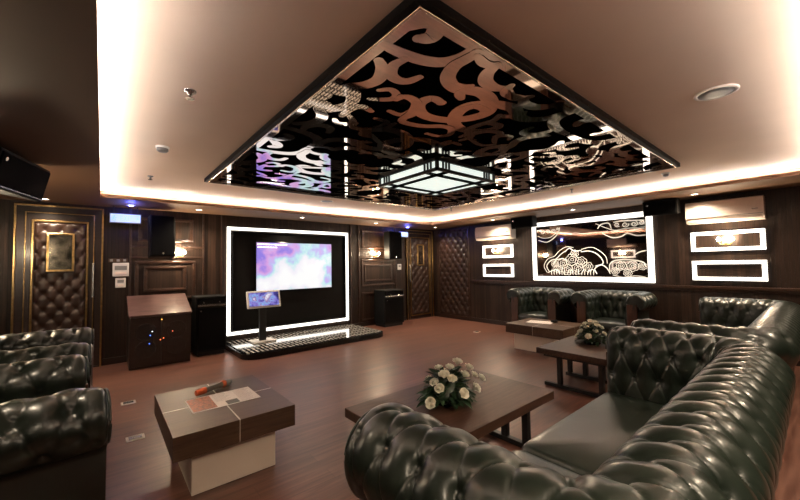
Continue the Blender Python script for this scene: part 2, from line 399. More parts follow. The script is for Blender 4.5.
def make_door(name, xc, w_out, z_out, label_win, win_z, win_w, inner):
    """padded leather door in a stepped gold-edged frame, on the back wall; inner = (half width, z0, z1) of the padded leaf"""
    hw, z0, z1 = inner
    d = struct(name, MB().frame('y', YB, xc-w_out/2, xc+w_out/2, 0.0, z_out, .02, -.05, .004), 'dark_wood')
    mb = MB()
    x0, x1 = xc-w_out/2, xc+w_out/2
    for (a, b) in ((x0+.02, xc-hw-.05), (xc+hw+.05, x1-.02)):
        mb.box(a, b, YB-.035, YB, 0, z_out-.02)
    mb.box(xc-hw-.05, xc+hw+.05, YB-.035, YB, z1+.05, z_out-.02)
    mb.build('door_surround', 'dark_wood', d)
    mb = MB()
    def arch(m, ins, w, dep):
        a0, a1 = x0+ins, x1-ins
        m.box(a0, a0+w, YB-dep, YB, 0, z_out-ins, .003); m.box(a1-w, a1, YB-dep, YB, 0, z_out-ins, .003)
        m.box(a0, a1, YB-dep, YB, z_out-ins-w, z_out-ins, .003)
    arch(mb, 0, .022, .062); mb.build('outer_gold_bead', 'gold', d)
    mb = MB(); arch(mb, (w_out/2-hw)*.52, .012, .05); mb.build('middle_gold_bead', 'gold', d)
    mb = MB(); mb.frame('y', YB, xc-hw-.03, xc+hw+.03, z0-.03, z1+.03, .024, -.056, .004); mb.build('inner_gold_bead', 'gold', d)
    leaf = MB().box(xc-hw-.05, xc+hw+.05, YB-.03, YB, 0.0, z1+.05).build('door_leaf', 'dark_wood', d)
    pad = tufted_rect(2*hw, z1-z0, .17*hw/.27, .115, lambda U, V, D: (xc+U, YB-.03-D, z0+V), .012, .022).build('padded_leather', 'brown_leather', d)
    pane = MB().box(xc-win_w/2, xc+win_w/2, YB-.064, YB-.03, win_z[0], win_z[1]).build('door_window', 'door_mirror', d)
    MB().frame('y', YB-.03, xc-win_w/2-.012, xc+win_w/2+.012, win_z[0]-.012, win_z[1]+.012, .026, -.05, .005).build('window_frame', 'gold', pane)
    return d
door = make_door('door_1', -.46, .94, 2.385, '', (1.45, 1.975), .27, (.27, .10, 2.14))
mb = MB(); mb.cyl((-.105, YB-.10, 1.05), (-.105, YB-.10, 1.55), .014); 
for z in (1.1, 1.5): mb.cyl((-.105, YB-.10, z), (-.105, YB-.02, z), .010)
mb.build('door_handle', 'steel', door)
door = make_door('door_2', 6.66, .98, 2.385, '', (1.44, 1.99), .22, (.33, .12, 2.17))
mb = MB(); mb.cyl((6.245, YB-.10, 1.0), (6.245, YB-.10, 1.45), .013)
for z in (1.05, 1.4): mb.cyl((6.245, YB-.10, z), (6.245, YB-.02, z), .010)
mb.build('door_handle', 'steel', door)

# padded panel on the right wall next to the corner
t = thing('padded_wall_panel', 'tall dark brown diamond tufted leather panel on wall beside the corner door', 'wall panel', (XR, 6.32, 0))
p = tufted_rect(.98, 2.26, .19, .125, lambda U, V, D: (-.012-D, U, .10+V), .014, .024).build('padded_leather', 'brown_leather', t)
MB().frame('x', 0, -.53, .53, .06, 2.40, .04, -.022, .005).build('panel_frame', 'trim', t)

# ------------------------------------------------------------------ ceiling panel and lantern
PX0, PX1, PY0, PY1, PZ = .95, 5.02, .98, 4.86, 2.52
t = thing('ceiling_mirror_panel', 'square ceiling panel of bronze mirror scrollwork over black in tray ceiling', 'ceiling panel', ((PX0+PX1)/2, (PY0+PY1)/2, HT))
ox, oy = (PX0+PX1)/2, (PY0+PY1)/2
hx, hy = (PX1-PX0)/2, (PY1-PY0)/2
L_ = lambda a, b, h: (a-ox, b-oy, h-HT)
MB().box(-hx+.01, hx-.01, -hy+.01, hy-.01, PZ-HT+.006, -.002).build('backing_panel', 'void', t)
mb = MB()
for (a, b, c, d) in ((-hx, hx, -hy, -hy+.035), (-hx, hx, hy-.035, hy), (-hx, -hx+.035, -hy+.035, hy-.035), (hx-.035, hx, -hy+.035, hy-.035)):
    mb.box(a, b, c, d, PZ-HT-.006, -.001, .002)
mb.build('outer_frame', 'black', t)
mb = MB()
i0 = .034
for (a, b, c, d) in ((-hx+i0, hx-i0, -hy+i0, -hy+i0+.014), (-hx+i0, hx-i0, hy-i0-.014, hy-i0), (-hx+i0, -hx+i0+.014, -hy+i0, hy-i0), (hx-i0-.014, hx-i0, -hy+i0, hy-i0)):
    mb.box(a, b, c, d, PZ-HT-.012, PZ-HT+.004, .002)
mb.build('silver_bead', 'silver', t)
STROKES = [
    ([(1.01,1.32),(1.13,1.32),(1.26,1.3),(1.36,1.25),(1.41,1.16),(1.41,1.07),(1.41,1.01)],0.1),
    ([(1.09,1.02),(1.15,1.08),(1.17,1.14),(1.13,1.18)],0.1),
    ([(1.19,1.35),(1.18,1.43),(1.23,1.51),(1.3,1.53),(1.35,1.5),(1.37,1.43)],0.085),
    ([(1.09,1.44),(1.15,1.49),(1.2,1.59),(1.18,1.69),(1.11,1.77),(1.07,1.85)],0.095),
    ([(0.99,1.97),(1.08,2.06),(1.17,2.08),(1.23,1.99),(1.23,1.89),(1.18,1.79)],0.09),
    ([(1.18,1.79),(1.13,1.87),(1.06,1.89),(1.08,1.96)],0.06),
    ([(1.3,1.82),(1.36,1.78),(1.41,1.73),(1.4,1.67),(1.33,1.64),(1.28,1.69)],0.065),
    ([(1.44,1.72),(1.45,1.66),(1.51,1.65),(1.59,1.69),(1.63,1.79),(1.61,1.88),(1.51,1.88)],0.075),
    ([(1.29,2.15),(1.28,2.01),(1.32,1.94),(1.41,1.96)],0.08),
    ([(1.44,1.08),(1.44,1.15),(1.44,1.23),(1.49,1.32),(1.57,1.37),(1.66,1.38),(1.73,1.34),(1.82,1.32),(1.95,1.36),(2.06,1.46),(2.07,1.55),(2.03,1.64),(1.95,1.73),(1.83,1.78),(1.71,1.77),(1.61,1.69),(1.59,1.61),(1.62,1.56),(1.7,1.57)],0.12),
    ([(1.58,1.35),(1.65,1.34),(1.68,1.3)],0.06),
    ([(1.69,1.35),(1.7,1.41),(1.76,1.45)],0.08),
    ([(2.04,1.45),(1.93,1.46),(1.9,1.5),(1.87,1.55)],0.08),
    ([(1.61,1.08),(1.64,1.16),(1.71,1.22),(1.81,1.23),(1.88,1.19)],0.1),
    ([(1.46,1.09),(1.55,1.11),(1.63,1.08)],0.07),
    ([(1.9,1.19),(1.99,1.23),(2.06,1.21),(2.09,1.15)],0.08),
    ([(1.43,1.67),(1.48,1.64),(1.58,1.67),(1.67,1.79),(1.67,1.9)],0.07),
    ([(1.43,1.66),(1.49,1.64),(1.57,1.68),(1.64,1.8),(1.68,1.95),(1.8,1.95),(1.9,1.91),(1.99,1.84),(2.09,1.83),(2.17,1.92),(2.13,2.0),(2.01,2.02)],0.075),
    ([(2.35,1.95),(2.35,1.84),(2.22,1.77),(2.2,1.66),(2.22,1.53),(2.17,1.44)],0.08),
    ([(2.41,1.89),(2.6,1.92),(2.67,1.83)],0.06),
    ([(1.64,2.3),(1.85,2.43),(2.02,2.46),(2.07,2.37)],0.07),
]
mb = MB()
bw = .06
for (a, b, c, d) in ((-hx+.05, hx-.05, -hy+.05, -hy+.05+bw), (-hx+.05, hx-.05, hy-.05-bw, hy-.05), (-hx+.05, -hx+.05+bw, -hy+.05, hy-.05), (hx-.05-bw, hx-.05, -hy+.05, hy-.05)):
    mb.box(a, b, c, d, PZ-HT, PZ-HT+.006)
for mx in (1, -1):
    for my in (1, -1):
        mb.prism([(.05, .05), (.235, .05), (.22, .10), (.15, .13), (.10, .20), (.05, .21)], PZ-HT-.00005, PZ-HT+.004, lambda a, b, h: (mx*(-hx+a), my*(-hy+b), h))
half = (PX1-PX0)/4, (PY1-PY0)/4     # half of a quarter tile
def xf(tile, mx, my):
    def f(a, b, h):
        x = a-PX0; y = b-PY0                      # inside first tile, 0..2*half
        if tile[0]: x = 4*half[0]-x-.0
        if tile[1]: y = 4*half[1]-y
        # now a quarter spans 0..hx by 0..hy; centre mirror
        X = -hx+x; Y = -hy+y
        return (mx*X, my*Y, h-HT)
    return f
# the traced tile spans a quarter's first half; the second half is the same scroll turned about the quarter's middle
def xf2(tile, mx, my):
    def f(a, b, h):
        x = a-PX0; y = b-PY0
        if tile[0]: x = hx-x+.02
        if tile[1]: y = hy-y+.02
        return (mx*(-hx+x), my*(-hy+y), h-HT)
    return f
for mx in (1, -1):
    for my in (1, -1):
        for tile in ((0, 0), (1, 0), (0, 1), (1, 1)):
            fn = xf2(tile, mx, my)
            for n_, (pts, w) in enumerate(STROKES):
                big = max(p[0] for p in pts) > 2.12 or max(p[1] for p in pts) > 2.1
                if big and tile != (0, 0): continue
                q = .00025*(n_+1)+.00008*(tile[0]+2*tile[1]); ribbon(mb, pts, w*.89, PZ-q, PZ+.004-q, fn, 5)
mb.build('mirror_scrollwork', 'mirror', t)

LX, LY, LW, LZ0, LZ1 = 3.0, 2.88, .485, 2.385, PZ-.001
t = thing('ceiling_lantern', 'square black latticed lantern with glowing pale panes under ceiling mirror', 'ceiling light', (LX, LY, LZ1))
H_ = LZ1-LZ0
mb = MB()
for z0, z1, e in ((-H_, -H_+.028, 0), (-.034, 0, 0)):
    w = LW
    for (a, b, c, d) in ((-w, w, -w, -w+.03), (-w, w, w-.03, w), (-w, -w+.03, -w+.03, w-.03), (w-.03, w, -w+.03, w-.03)):
        mb.box(a, b, c, d, z0, z1)
for sx in (-1, 1):
    for sy in (-1, 1): mb.box(sx*LW, sx*(LW-.03), sy*LW, sy*(LW-.03), -H_, 0)
mb.build('lantern_frame', 'black_metal', t)
mb = MB()
for s in (-1, 1):
    for q in (-1, 1):
        for k2 in (.10, .145, .19):
            c = q*(LW-k2)
            mb.box(c-.008, c+.008, s*(LW-.004), s*(LW-.024), -H_+.02, -.02)
            mb.box(s*(LW-.004), s*(LW-.024), c-.008, c+.008, -H_+.02, -.02)
            mb.box(c-.006, c+.006, -LW+.02, LW-.02, -H_-.002, -H_+.012) if k2 > .11 else None
            mb.box(-LW+.02, LW-.02, c-.006, c+.006, -H_-.002, -H_+.012) if k2 > .11 else None
mb.build('lattice_bars', 'black_metal', t)
w = LW-.022
MB().box(-w, w, -w, w, -H_+.010, -H_+.016).build('bottom_pane', 'lantern', t)
for s in (-1, 1):
    MB().box(-w, w, s*w, s*(w-.006), -H_+.02, -.02).build('side_pane', 'lantern', t)
    MB().box(s*w, s*(w-.006), -w+.008, w-.008, -H_+.02, -.02).build('side_pane', 'lantern', t)

# ------------------------------------------------------------------ ceiling fittings
def lamp(kind, name, loc, energy, color, **k):
    d = bpy.data.lights.new(name, kind); d.energy = energy; d.color = color
    for a, v in k.items(): setattr(d, a, v)
    o = bpy.data.objects.new(name, d); COL.objects.link(o); o.location = loc; return o
WARM = (1.0, .80, .58)
down0 = None
def downlight(x, y, label, e=70, z=HS):
    global down0
    if down0 is None:
        t = thing('downlight', label, 'downlight', (x, y, z), 0, 'recessed downlights in the soffit')
        MB().lathe([(.055, -.006), (.052, -.010), (.038, -.008), (.036, -.001)], n=24).build('rim', 'white', t)
        MB().lathe([(.0355, -.006), (.0355, -.002)], n=24).build('lens', 'down', t)
        down0 = t
    else: t = dup(down0, (x, y, z), 0, label)
    s = lamp('SPOT', 'downlight_beam', (x, y, z-.02), e, WARM, spot_size=math.radians(140), spot_blend=1, shadow_soft_size=.035)
    return t
for x, y, l in ((-.61, 6.75, 'round downlight in the brown soffit above the left padded door'),
                (1.22, 6.63, 'round downlight in the soffit left of the television wall, above the black floor cabinet'),
                (3.03, 6.60, 'round downlight in the soffit above the middle of the television'),
                (4.83, 6.58, 'round downlight in the soffit right of the glowing television frame'),
                (6.70, 6.50, 'round downlight in the soffit in the corner above the padded wall panel'),
                (6.70, 4.70, 'round downlight in the soffit beside the far air conditioner'),
                (6.70, 2.93, 'round downlight in the soffit above the etched wall mirror'),
                (6.70, 1.16, 'round downlight in the soffit above the near right air conditioner')):
    downlight(x, y, l)
# lamps of the same row outside the frame that still light the room
for x, y, e_ in ((6.70, -.6, 70), (-.61, 4.4, 40), (-.61, 2.2, 40), (-.61, 0.0, 50), (1.2, -.7, 190), (3.0, -.7, 130), (4.9, -.7, 110)):
    lamp('SPOT', 'downlight_beam', (x, y, HS-.02), e_, WARM, spot_size=math.radians(140), spot_blend=1, shadow_soft_size=.035)

t = thing('ceiling_sprinkler', 'chrome sprinkler head on tan ceiling nearest the left cove', 'sprinkler', (.405, 2.49, HT))
MB().lathe([(.035, 0), (.034, -.008), (.018, -.012), (.012, -.03)], n=20).build('escutcheon', 'steel', t)
MB().lathe([(.006, -.028), (.006, -.048), (.024, -.05), (.024, -.053)], n=16).build('deflector', 'steel', t)
t = thing('smoke_detector', 'white round smoke detector on tan ceiling left of mirror panel', 'smoke detector', (.405, 3.81, HT))
MB().lathe([(.055, 0), (.055, -.012), (.048, -.016)], n=24).build('base', 'white', t)
MB().lathe([(.046, -.014), (.046, -.034), (.034, -.046), (.012, -.048)], n=24).build('sensor_head', 'grey', t)
t = thing('ceiling_sprinkler', 'small dark sprinkler stub on ceiling between smoke detector and cove above exit sign', 'sprinkler', (.425, 5.10, HT))
MB().lathe([(.03, 0), (.028, -.008), (.010, -.012), (.010, -.04)], n=16).build('stem', 'grey', t)
MB().lathe([(.022, -.04), (.022, -.044)], n=16).build('deflector', 'steel', t)
t = thing('ceiling_sprinkler', 'small hanging sprinkler on ceiling behind the far tip of mirror panel', 'sprinkler', (5.27, 4.66, HT))
MB().lathe([(.025, 0), (.023, -.008), (.008, -.012), (.008, -.055)], n=16).build('stem', 'grey', t)
MB().lathe([(.02, -.055), (.02, -.059)], n=16).build('deflector', 'steel', t)
t = thing('ceiling_sprinkler', 'small hanging sprinkler on ceiling past right edge of mirror panel', 'sprinkler', (5.44, 2.385, HT))
MB().lathe([(.025, 0), (.023, -.008), (.008, -.012), (.008, -.055)], n=16).build('stem', 'grey', t)
MB().lathe([(.02, -.055), (.02, -.059)], n=16).build('deflector', 'steel', t)
t = thing('smoke_detector', 'small white detector on ceiling by the right corner of mirror panel', 'smoke detector', (5.45, 1.215, HT))
MB().lathe([(.045, 0), (.045, -.012), (.038, -.02)], n=20).build('base', 'white', t)
MB().lathe([(.03, -.018), (.028, -.04), (.012, -.046)], n=20).build('sensor_head', 'grey', t)
t = thing('ceiling_loudspeaker', 'round flush speaker grille on tan ceiling at right', 'ceiling speaker', (3.10, .398, HT))
MB().lathe([(.115, 0), (.115, -.006), (.098, -.010), (.096, -.004)], n=32).build('rim', 'ac', t)
MB().lathe([(.096, -.001), (.094, -.008), (.05, -.010)], n=32).build('grille', 'grey', t)
t = thing('ceiling_loudspeaker', 'small dark round grille on ceiling behind far left edge of mirror panel', 'ceiling speaker', (2.91, 5.36, HT))
MB().lathe([(.11, 0), (.11, -.006), (.094, -.010), (.092, -.004)], n=32).build('rim', 'ac', t)
MB().lathe([(.092, -.001), (.09, -.008), (.05, -.010)], n=32).build('grille', 'grey', t)
def blue_spot(x, y, label):
    t = thing('ceiling_lamp', label, 'ceiling light', (x, y, HS), 0, 'blue glowing soffit lamps')
    MB().lathe([(.06, 0), (.06, -.012), (.05, -.02)], n=20).build('housing', 'white', t)
    MB().lathe([(.03, -.019), (.028, -.030), (.01, -.034)], n=20).build('lens', 'blue', t)
    lamp('POINT', 'blue_glow', (x, y, HS-.09), 3.0, (.12, .14, 1.0), shadow_soft_size=.03)
blue_spot(.32, 6.62, 'small lamp glowing blue on soffit above the left exit sign')
blue_spot(5.95, 6.75, 'small lamp glowing blue on soffit above the exit sign by the corner door')

# ------------------------------------------------------------------ camera
R_ = [[0.7650567, -0.6437489, -0.0165998], [-0.0146453, -0.0431644, 0.9989606], [0.6437964, 0.7640184, 0.0424511]]
cam = bpy.data.cameras.new('camera'); cam.sensor_width = 36; cam.lens = 353.6/800*36; cam.clip_start = .02
co = bpy.data.objects.new('camera', cam); COL.objects.link(co)
m4 = Matrix(((R_[0][0], R_[1][0], -R_[2][0], 0), (R_[0][1], R_[1][1], -R_[2][1], 0), (R_[0][2], R_[1][2], -R_[2][2], 1.45), (0, 0, 0, 1)))
co.matrix_world = m4; SC.camera = co
w = bpy.data.worlds.new('world'); SC.world = w; w.use_nodes = True
w.node_tree.nodes['Background'].inputs['Color'].default_value = (.02, .015, .012, 1); w.node_tree.nodes['Background'].inputs['Strength'].default_value = .3
SC.view_settings.view_transform = 'Standard'; SC.view_settings.look = 'None'; SC.view_settings.gamma = 1; SC.view_settings.use_curve_mapping = False
SC.view_settings.exposure = .8
SC.cycles.use_denoising = True; SC.cycles.use_adaptive_sampling = False
SC.cycles.max_bounces = 10; SC.cycles.diffuse_bounces = 5; SC.cycles.glossy_bounces = 5
SC.cycles.sample_clamp_indirect = 8
# ------------------------------------------------------------------ on the television wall
t = thing('television_surround', 'black wall panel framed by glowing light bar behind the television', 'lit wall panel', (3.07, YB, 0))
MB().box(-1.22, 1.22, -.012, 0, .28, 2.13).build('back_panel', 'alcove', t)
MB().frame('y', -.001, -1.30, 1.30, .20, 2.215, .055, -.045, .004).build('light_bar', 'led_bar', t)
MB().frame('y', -.001, -1.222, 1.222, .278, 2.137, .02, -.06, .003).build('inner_edge', 'black_gloss', t)
t = thing('television', 'large wall mounted television showing a purple and white nebula picture', 'television', (3.09, YB-.012, 1.46))
MB().box(-.83, .83, -.075, -.022, -.495, .495, .008).build('casing', 'black_gloss', t)
sc = MB().box(-.81, .81, -.080, -.074, -.470, .475).build('screen', 'tv', t)
mb = MB(); rng = random.Random(3); x = -.79
while x < -.22:
    wd = rng.uniform(.02, .06); mb.box(x, x+wd, -.083, -.079, .43, .450); x += wd+.012
mb.build('caption_line', 'tvtext', sc); mb = MB(); x = -.79
while x < -.42:
    wd = rng.uniform(.02, .05); mb.box(x, x+wd, -.083, -.079, .375, .392); x += wd+.010
mb.build('caption_line', 'tvtext', sc)
MB().box(-.25, .25, -.022, 0, -.22, .22).build('wall_bracket', 'black', t)

def exit_sign(x, y, z, w, h, label):
    t = thing('exit_sign', label, 'exit sign', (x, y, z), 0)
    MB().box(-w/2-.012, w/2+.012, -.02, .02, -h/2-.012, h/2+.012, .005).build('housing', 'grey', t)
    f = MB().box(-w/2, w/2, -.024, -.019, -h/2, h/2).build('lit_face', 'exit', t)
    mb = MB()
    y0, y1 = -.0265, -.0235
    # running figure at the left, arrow at the right, blurred green letters EXIT between
    a = -w/2+.045
    mb.prism([(a+.011*math.cos(i*PI/5), .032+.011*math.sin(i*PI/5)) for i in range(10)], y0, y1, lambda p, q, hh: (p, hh, q))
    for l in (((a, .02), (a-.012, -.01)), ((a-.012, -.01), (a+.014, -.022)), ((a+.014, -.022), (a+.010, -.045)), ((a-.012, -.01), (a-.03, -.035)), ((a, .015), (a+.024, .004)), ((a, .015), (a-.024, .006))):
        ribbon(mb, l, .011, y0, y1, lambda p, q, hh: (p, hh, q), 1, 1)
    mb.build('running_figure_mark', 'exit_mark', f); mb = MB()
    u = .026; x0 = -.06; hh_ = .030
    def seg(p, q): ribbon(mb, (p, q), .009, y0, y1, lambda a_, b_, c_: (a_, c_, b_), 1, 1)
    seg((x0, -hh_), (x0, hh_)); [seg((x0, z_), (x0+u, z_)) for z_ in (-hh_, 0, hh_)]
    x0 += .042; seg((x0, -hh_), (x0+u, hh_)); seg((x0, hh_), (x0+u, -hh_))
    x0 += .042; seg((x0+.006, -hh_), (x0+.006, hh_))
    x0 += .028; seg((x0, hh_), (x0+u, hh_)); seg((x0+u/2, hh_), (x0+u/2, -hh_))
    mb.build('exit_lettering', 'exit_mark', f); mb = MB()
    ax = w/2-.05
    seg((ax-.02, 0), (ax+.025, 0)); seg((ax+.005, .02), (ax+.025, 0)); seg((ax+.005, -.02), (ax+.025, 0))
    mb.build('arrow_mark', 'exit_mark', f)
    for s in (-1, 1): MB().cyl((s*w*.4, 0, h/2+.01), (s*w*.4, 0, HS-z), .006, n=8).build('hanging_rod', 'black_metal', t)
    return t
exit_sign(.27, 6.95, 2.245, .37, .125, 'lit exit sign hanging from soffit right of the left padded door')
exit_sign(5.95, 6.92, 2.235, .28, .115, 'lit exit sign hanging from soffit left of the corner padded door')

# switches and controls
t = thing('wall_switch', 'row of three brown switch plates beside the left padded door', 'light switch', (.19, YB, 1.595))
for q in (-.082, 0, .082):
    p = MB().box(q-.039, q+.039, -.012, 0, -.03, .03, .004).build('switch_plate', 'table_wood', t)
    MB().box(q-.018, q+.018, -.016, -.011, -.018, .018, .002).build('rocker', 'grey', p)
t = thing('control_panel', 'white wall control box with grey display below three switch plates', 'control panel', (.225, YB, 1.45))
MB().box(-.10, .10, -.04, 0, -.105, .105, .008).build('casing', 'white', t)
MB().box(-.075, .075, -.043, -.039, -.005, .06).build('display', 'grey', t)
MB().box(-.07, .07, -.044, -.039, -.075, -.035, .002).build('button_strip', 'ac', t)
t = thing('thermostat', 'small white thermostat below the larger white control box', 'thermostat', (.225, YB, 1.245))
MB().box(-.065, .065, -.025, 0, -.075, .075, .008).build('casing', 'white', t)
MB().box(-.04, .04, -.027, -.024, .0, .045).build('display', 'grey', t)
MB().box(-.035, .035, -.029, -.024, -.05, -.025, .002).build('button_strip', 'ac', t)
t = thing('thermostat', 'small white thermostat on wall between right speaker and corner door', 'thermostat', (5.94, YB, 1.40))
MB().box(-.06, .06, -.025, 0, -.075, .075, .008).build('casing', 'white', t)
MB().box(-.038, .038, -.027, -.024, .0, .045).build('display', 'grey', t)

# sconces
def sconce(label, loc, rz, power=22):
    t = thing('wall_sconce', label, 'wall sconce', loc, rz)      # wall behind at local +y
    MB().box(-.05, .05, -.018, 0, -.05, .05, .006).build('backplate', 'gold', t)
    for q in (-1, 1):
        pts = [(0, -.015, -.01), (q*.03, -.05, -.035), (q*.06, -.075, -.03), (q*.075, -.08, 0)]
        a = MB().tube(pts, .006).build('arm', 'gold', t)
        MB().lathe([(.006, -.002), (.022, .004), (.024, .010), (.010, .014)], (q*.075, -.08, 0), 16).build('candle_cup', 'gold', a)
        MB().lathe([(.010, .012), (.024, .030), (.026, .048), (.016, .066), (.003, .076)], (q*.075, -.08, 0), 16).build('bulb', 'bulb', t)
    lamp('POINT', 'sconce_glow', Vector(loc)+Matrix.Rotation(rz, 3, 'Z') @ Vector((0, -.15, .06)), power, (1, .78, .52), shadow_soft_size=.05)
    return t
sconce('glowing two bulb sconce on TV wall left, above the black equipment cabinet', (1.00, YB-.002, 1.69), 0)
sconce('glowing two bulb sconce on TV wall right, beside the black wall speaker', (5.16, YB-.002, 1.70), 0)

# wall speakers
def speaker(label, loc, rz, w, h, d, tilt=0, ang=0, bracket=.2, seam=False):
    """front faces local -y; tilt leans the face down"""
    t = thing('wall_speaker', label, 'speaker', loc, 0)
    t.rotation_euler = Euler((tilt, 0, rz), 'XYZ')
    b = MB().box(-w/2, w/2, -d, 0, -h/2, h/2, .012).build('cabinet', 'black', t)
    g = MB().box(-w/2+.02, w/2-.02, -d-.012, -d+.004, -h/2+.02, h/2-.02, .006).build('grille', 'grille', t)
    bx = -w/2+.07 if w > h else 0
    bz = h/2-.07 if w > h else -h/2+.05
    bm = MB(); bm.cyl((bx, -d-.011, bz), (bx, -d-.016, bz), .016); bm.build('round_badge', 'steel', t)
    if seam: MB().box(-w/2+.02, w/2-.02, -d-.015, -d-.008, -h/2+.018, -h/2+.024).build('lower_seam', 'steel', t)
    m = MB().cyl((0, -.01, 0), (0, bracket, 0), .022); m.box(-.05, .05, bracket-.012, bracket, -.06, .06); m.build('wall_bracket', 'black_metal', t)
    return t
speaker('black upright wall speaker left of TV, between exit sign and left sconce', (.72, 6.93, 1.955), .06, .34, .66, .22, -.10, bracket=.13)
speaker('black upright wall speaker right of TV, above the right floor speaker', (5.52, 6.93, 1.93), 0, .40, .68, .22, -.02, bracket=.13)
speaker('long black speaker tilted down high on right wall, right of the etched mirror', (XR-.20, 1.62, 2.32), -PI/2, .46, .24, .20, .12, bracket=.18)
speaker('long black speaker tilted down high on right wall, left of the etched mirror', (XR-.20, 4.06, 2.33), -PI/2, .50, .24, .20, .12, bracket=.18)
sp = speaker('black speaker hung high at left, tilted over the left armchairs', (-.79, 4.30, 2.29), PI/2-.28, .74, .30, .30, .22, bracket=.22, seam=True)

# ------------------------------------------------------------------ right wall (and its twin on the left wall, seen in the mirror)
def air_conditioner(label, loc, rz, w=.96):
    t = thing('air_conditioner', label, 'air conditioner', loc, rz)      # wall at local y=0, room -y
    prof = [(0, -.16), (-.17, -.16), (-.215, -.10), (-.225, .05), (-.205, .15), (-.17, .165), (0, .165)]
    MB().prism(prof, -w/2, w/2, lambda a, b, h: (h, a, b)).build('casing', 'ac', t)
    MB().box(-w/2+.012, w/2-.012, -.2305, -.219, -.085, -.079).build('panel_seam', 'grey', t)
    f = MB(); f.box(-w/2+.03, w/2-.03, -.208, -.185, -.138, -.116, .003); f.build('air_flap', 'ac', t)
    MB().box(w/2-.12, w/2-.06, -.232, -.22, -.02, -.005).build('logo_plate', 'steel', t)
    return t
def light_frame(label, loc, rz, group):
    t = thing('light_frame', label, 'light frame', loc, rz, group)
    w, h, b = .415, .15, .052
    MB().frame('y', 0, -w, w, -h, h, b, -.04, .004).build('glowing_border', 'led', t)
    MB().box(-w+b-.002, w-b+.002, -.008, 0, -h+b-.002, h-b+.002).build('inset_panel', 'wall', t)
    return t
for side, X, rz in (('right', XR, -PI/2), ('left', XL, PI/2)):
    for y, nm in ((4.93, 'far'), (.90, 'near')):
        if side == 'left' and nm == 'near': continue
        if side == 'right':
            where = 'left of the etched mirror' if nm == 'far' else 'at far right of photo'
        else: where = 'on the left wall, seen reflected in the etched mirror'
        air_conditioner(('white wall air conditioner high on wall ' if side == 'right' else 'white air conditioner high ') + where, (X, y, 2.175), rz, .98 if nm == 'far' else .86)
        light_frame(('glowing rectangular wall frame with sconce, ' if side == 'right' else 'glowing frame with sconce ') + where, (X, y+.0, 1.735), rz, 'glowing wall frames')
        light_frame(('glowing rectangular wall frame without sconce, lower one ' if side == 'right' else 'lower glowing frame ') + where, (X, y, 1.285), rz, 'glowing wall frames')
        dx = -.009 if side == 'right' else .009
        sconce(('glowing two bulb sconce inside the upper wall frame ' if side == 'right' else 'two bulb sconce ') + where, (X+dx, y, 1.715), rz, 16)

t = thing('etched_mirror', 'wide wall mirror etched with clouds and flowers in glowing border above the far armchairs', 'mirror', (XR, 2.92, 0))
yc = 2.92; y0, y1, z0, z1 = 1.82-yc, 4.02-yc, 1.075, 2.305
MB().box(-.02, -.004, y0+.06, y1-.06, z0+.06, z1-.06).build('mirror_glass', 'dark_mirror', t)
MB().frame('x', -.001, y0, y1, z0, z1, .085, -.05, .004).build('glowing_border', 'led_bar', t)
MB().frame('x', -.001, y0+.083, y1-.083, z0+.083, z1-.083, .018, -.03, .003).build('inner_rim', 'dark_wood', t)
ART = [[(3.88, 1.93), (3.71, 1.88), (3.56, 1.95), (3.45, 2.06), (3.42, 2.16)], [(2.69, 2.08), (2.63, 2.15), (2.5, 2.16), (2.46, 2.06)], [(2.61, 1.98), (2.45, 1.89), (2.3, 1.9), (2.2, 1.95), (2.06, 1.9), (1.93, 1.9)], [(3.67, 1.26), (3.72, 1.38), (3.63, 1.49), (3.52, 1.52), (3.42, 1.61), (3.32, 1.68)], [(3.33, 1.66), (3.24, 1.73), (3.16, 1.68), (3.08, 1.67), (3.01, 1.68)], [(3.01, 1.65), (2.87, 1.66), (2.74, 1.61), (2.64, 1.5), (2.63, 1.41), (2.76, 1.37)], [(2.74, 1.23), (2.77, 1.32), (2.66, 1.39), (2.56, 1.33), (2.51, 1.23)], [(2.51, 1.27), (2.51, 1.39), (2.44, 1.46), (2.3, 1.48), (2.14, 1.47), (1.98, 1.43), (1.94, 1.35)], [(2.09, 1.57), (2.02, 1.61), (1.93, 1.63)], [(3.57, 1.42), (3.51, 1.5), (3.37, 1.52), (3.29, 1.47)], [(3.7, 1.24), (3.53, 1.3), (3.44, 1.23)], [(1.94, 2.16), (2.11, 2.17), (2.29, 2.18), (2.41, 2.17)]]
SPI = [(3.79, 2.1, 0.065), (3.67, 2.1, 0.058), (3.55, 2.1, 0.065), (3.46, 2.14, 0.039), (2.36, 2.12, 0.058), (2.23, 2.11, 0.071), (2.09, 2.11, 0.071), (1.98, 2.12, 0.058), (3.37, 1.44, 0.084), (3.2, 1.45, 0.097), (3.04, 1.47, 0.091), (3.3, 1.32, 0.084), (3.11, 1.33, 0.097), (2.95, 1.38, 0.084), (3.45, 1.32, 0.065), (2.9, 1.28, 0.065), (3.2, 1.57, 0.071), (3.05, 1.58, 0.058), (2.88, 1.47, 0.065), (2.32, 1.37, 0.065), (2.17, 1.36, 0.071), (2.04, 1.37, 0.071), (1.99, 1.28, 0.052), (2.41, 1.3, 0.052)]
mb = MB(); fn = lambda a, b, h: (-.02-h, a-yc, b)
for l in ART: ribbon(mb, l, .022, 0, .004, fn, 6, .6)
def bloom(a, b, R, rot):
    for R2, k2 in ((1.0, 7), (.58, 5), (.25, 3)):
        pts = []
        for i in range(k2*5+1):
            th = rot+2*PI*i/(k2*5); rr = R*R2*(.80+.20*abs(math.sin(k2*(th-rot)/2))**.6)
            pts.append((a+rr*math.cos(th), min(max(b+rr*.92*math.sin(th), 1.18), 2.19)))
        ribbon(mb, pts, .009, 0, .004, fn, 1, .9)
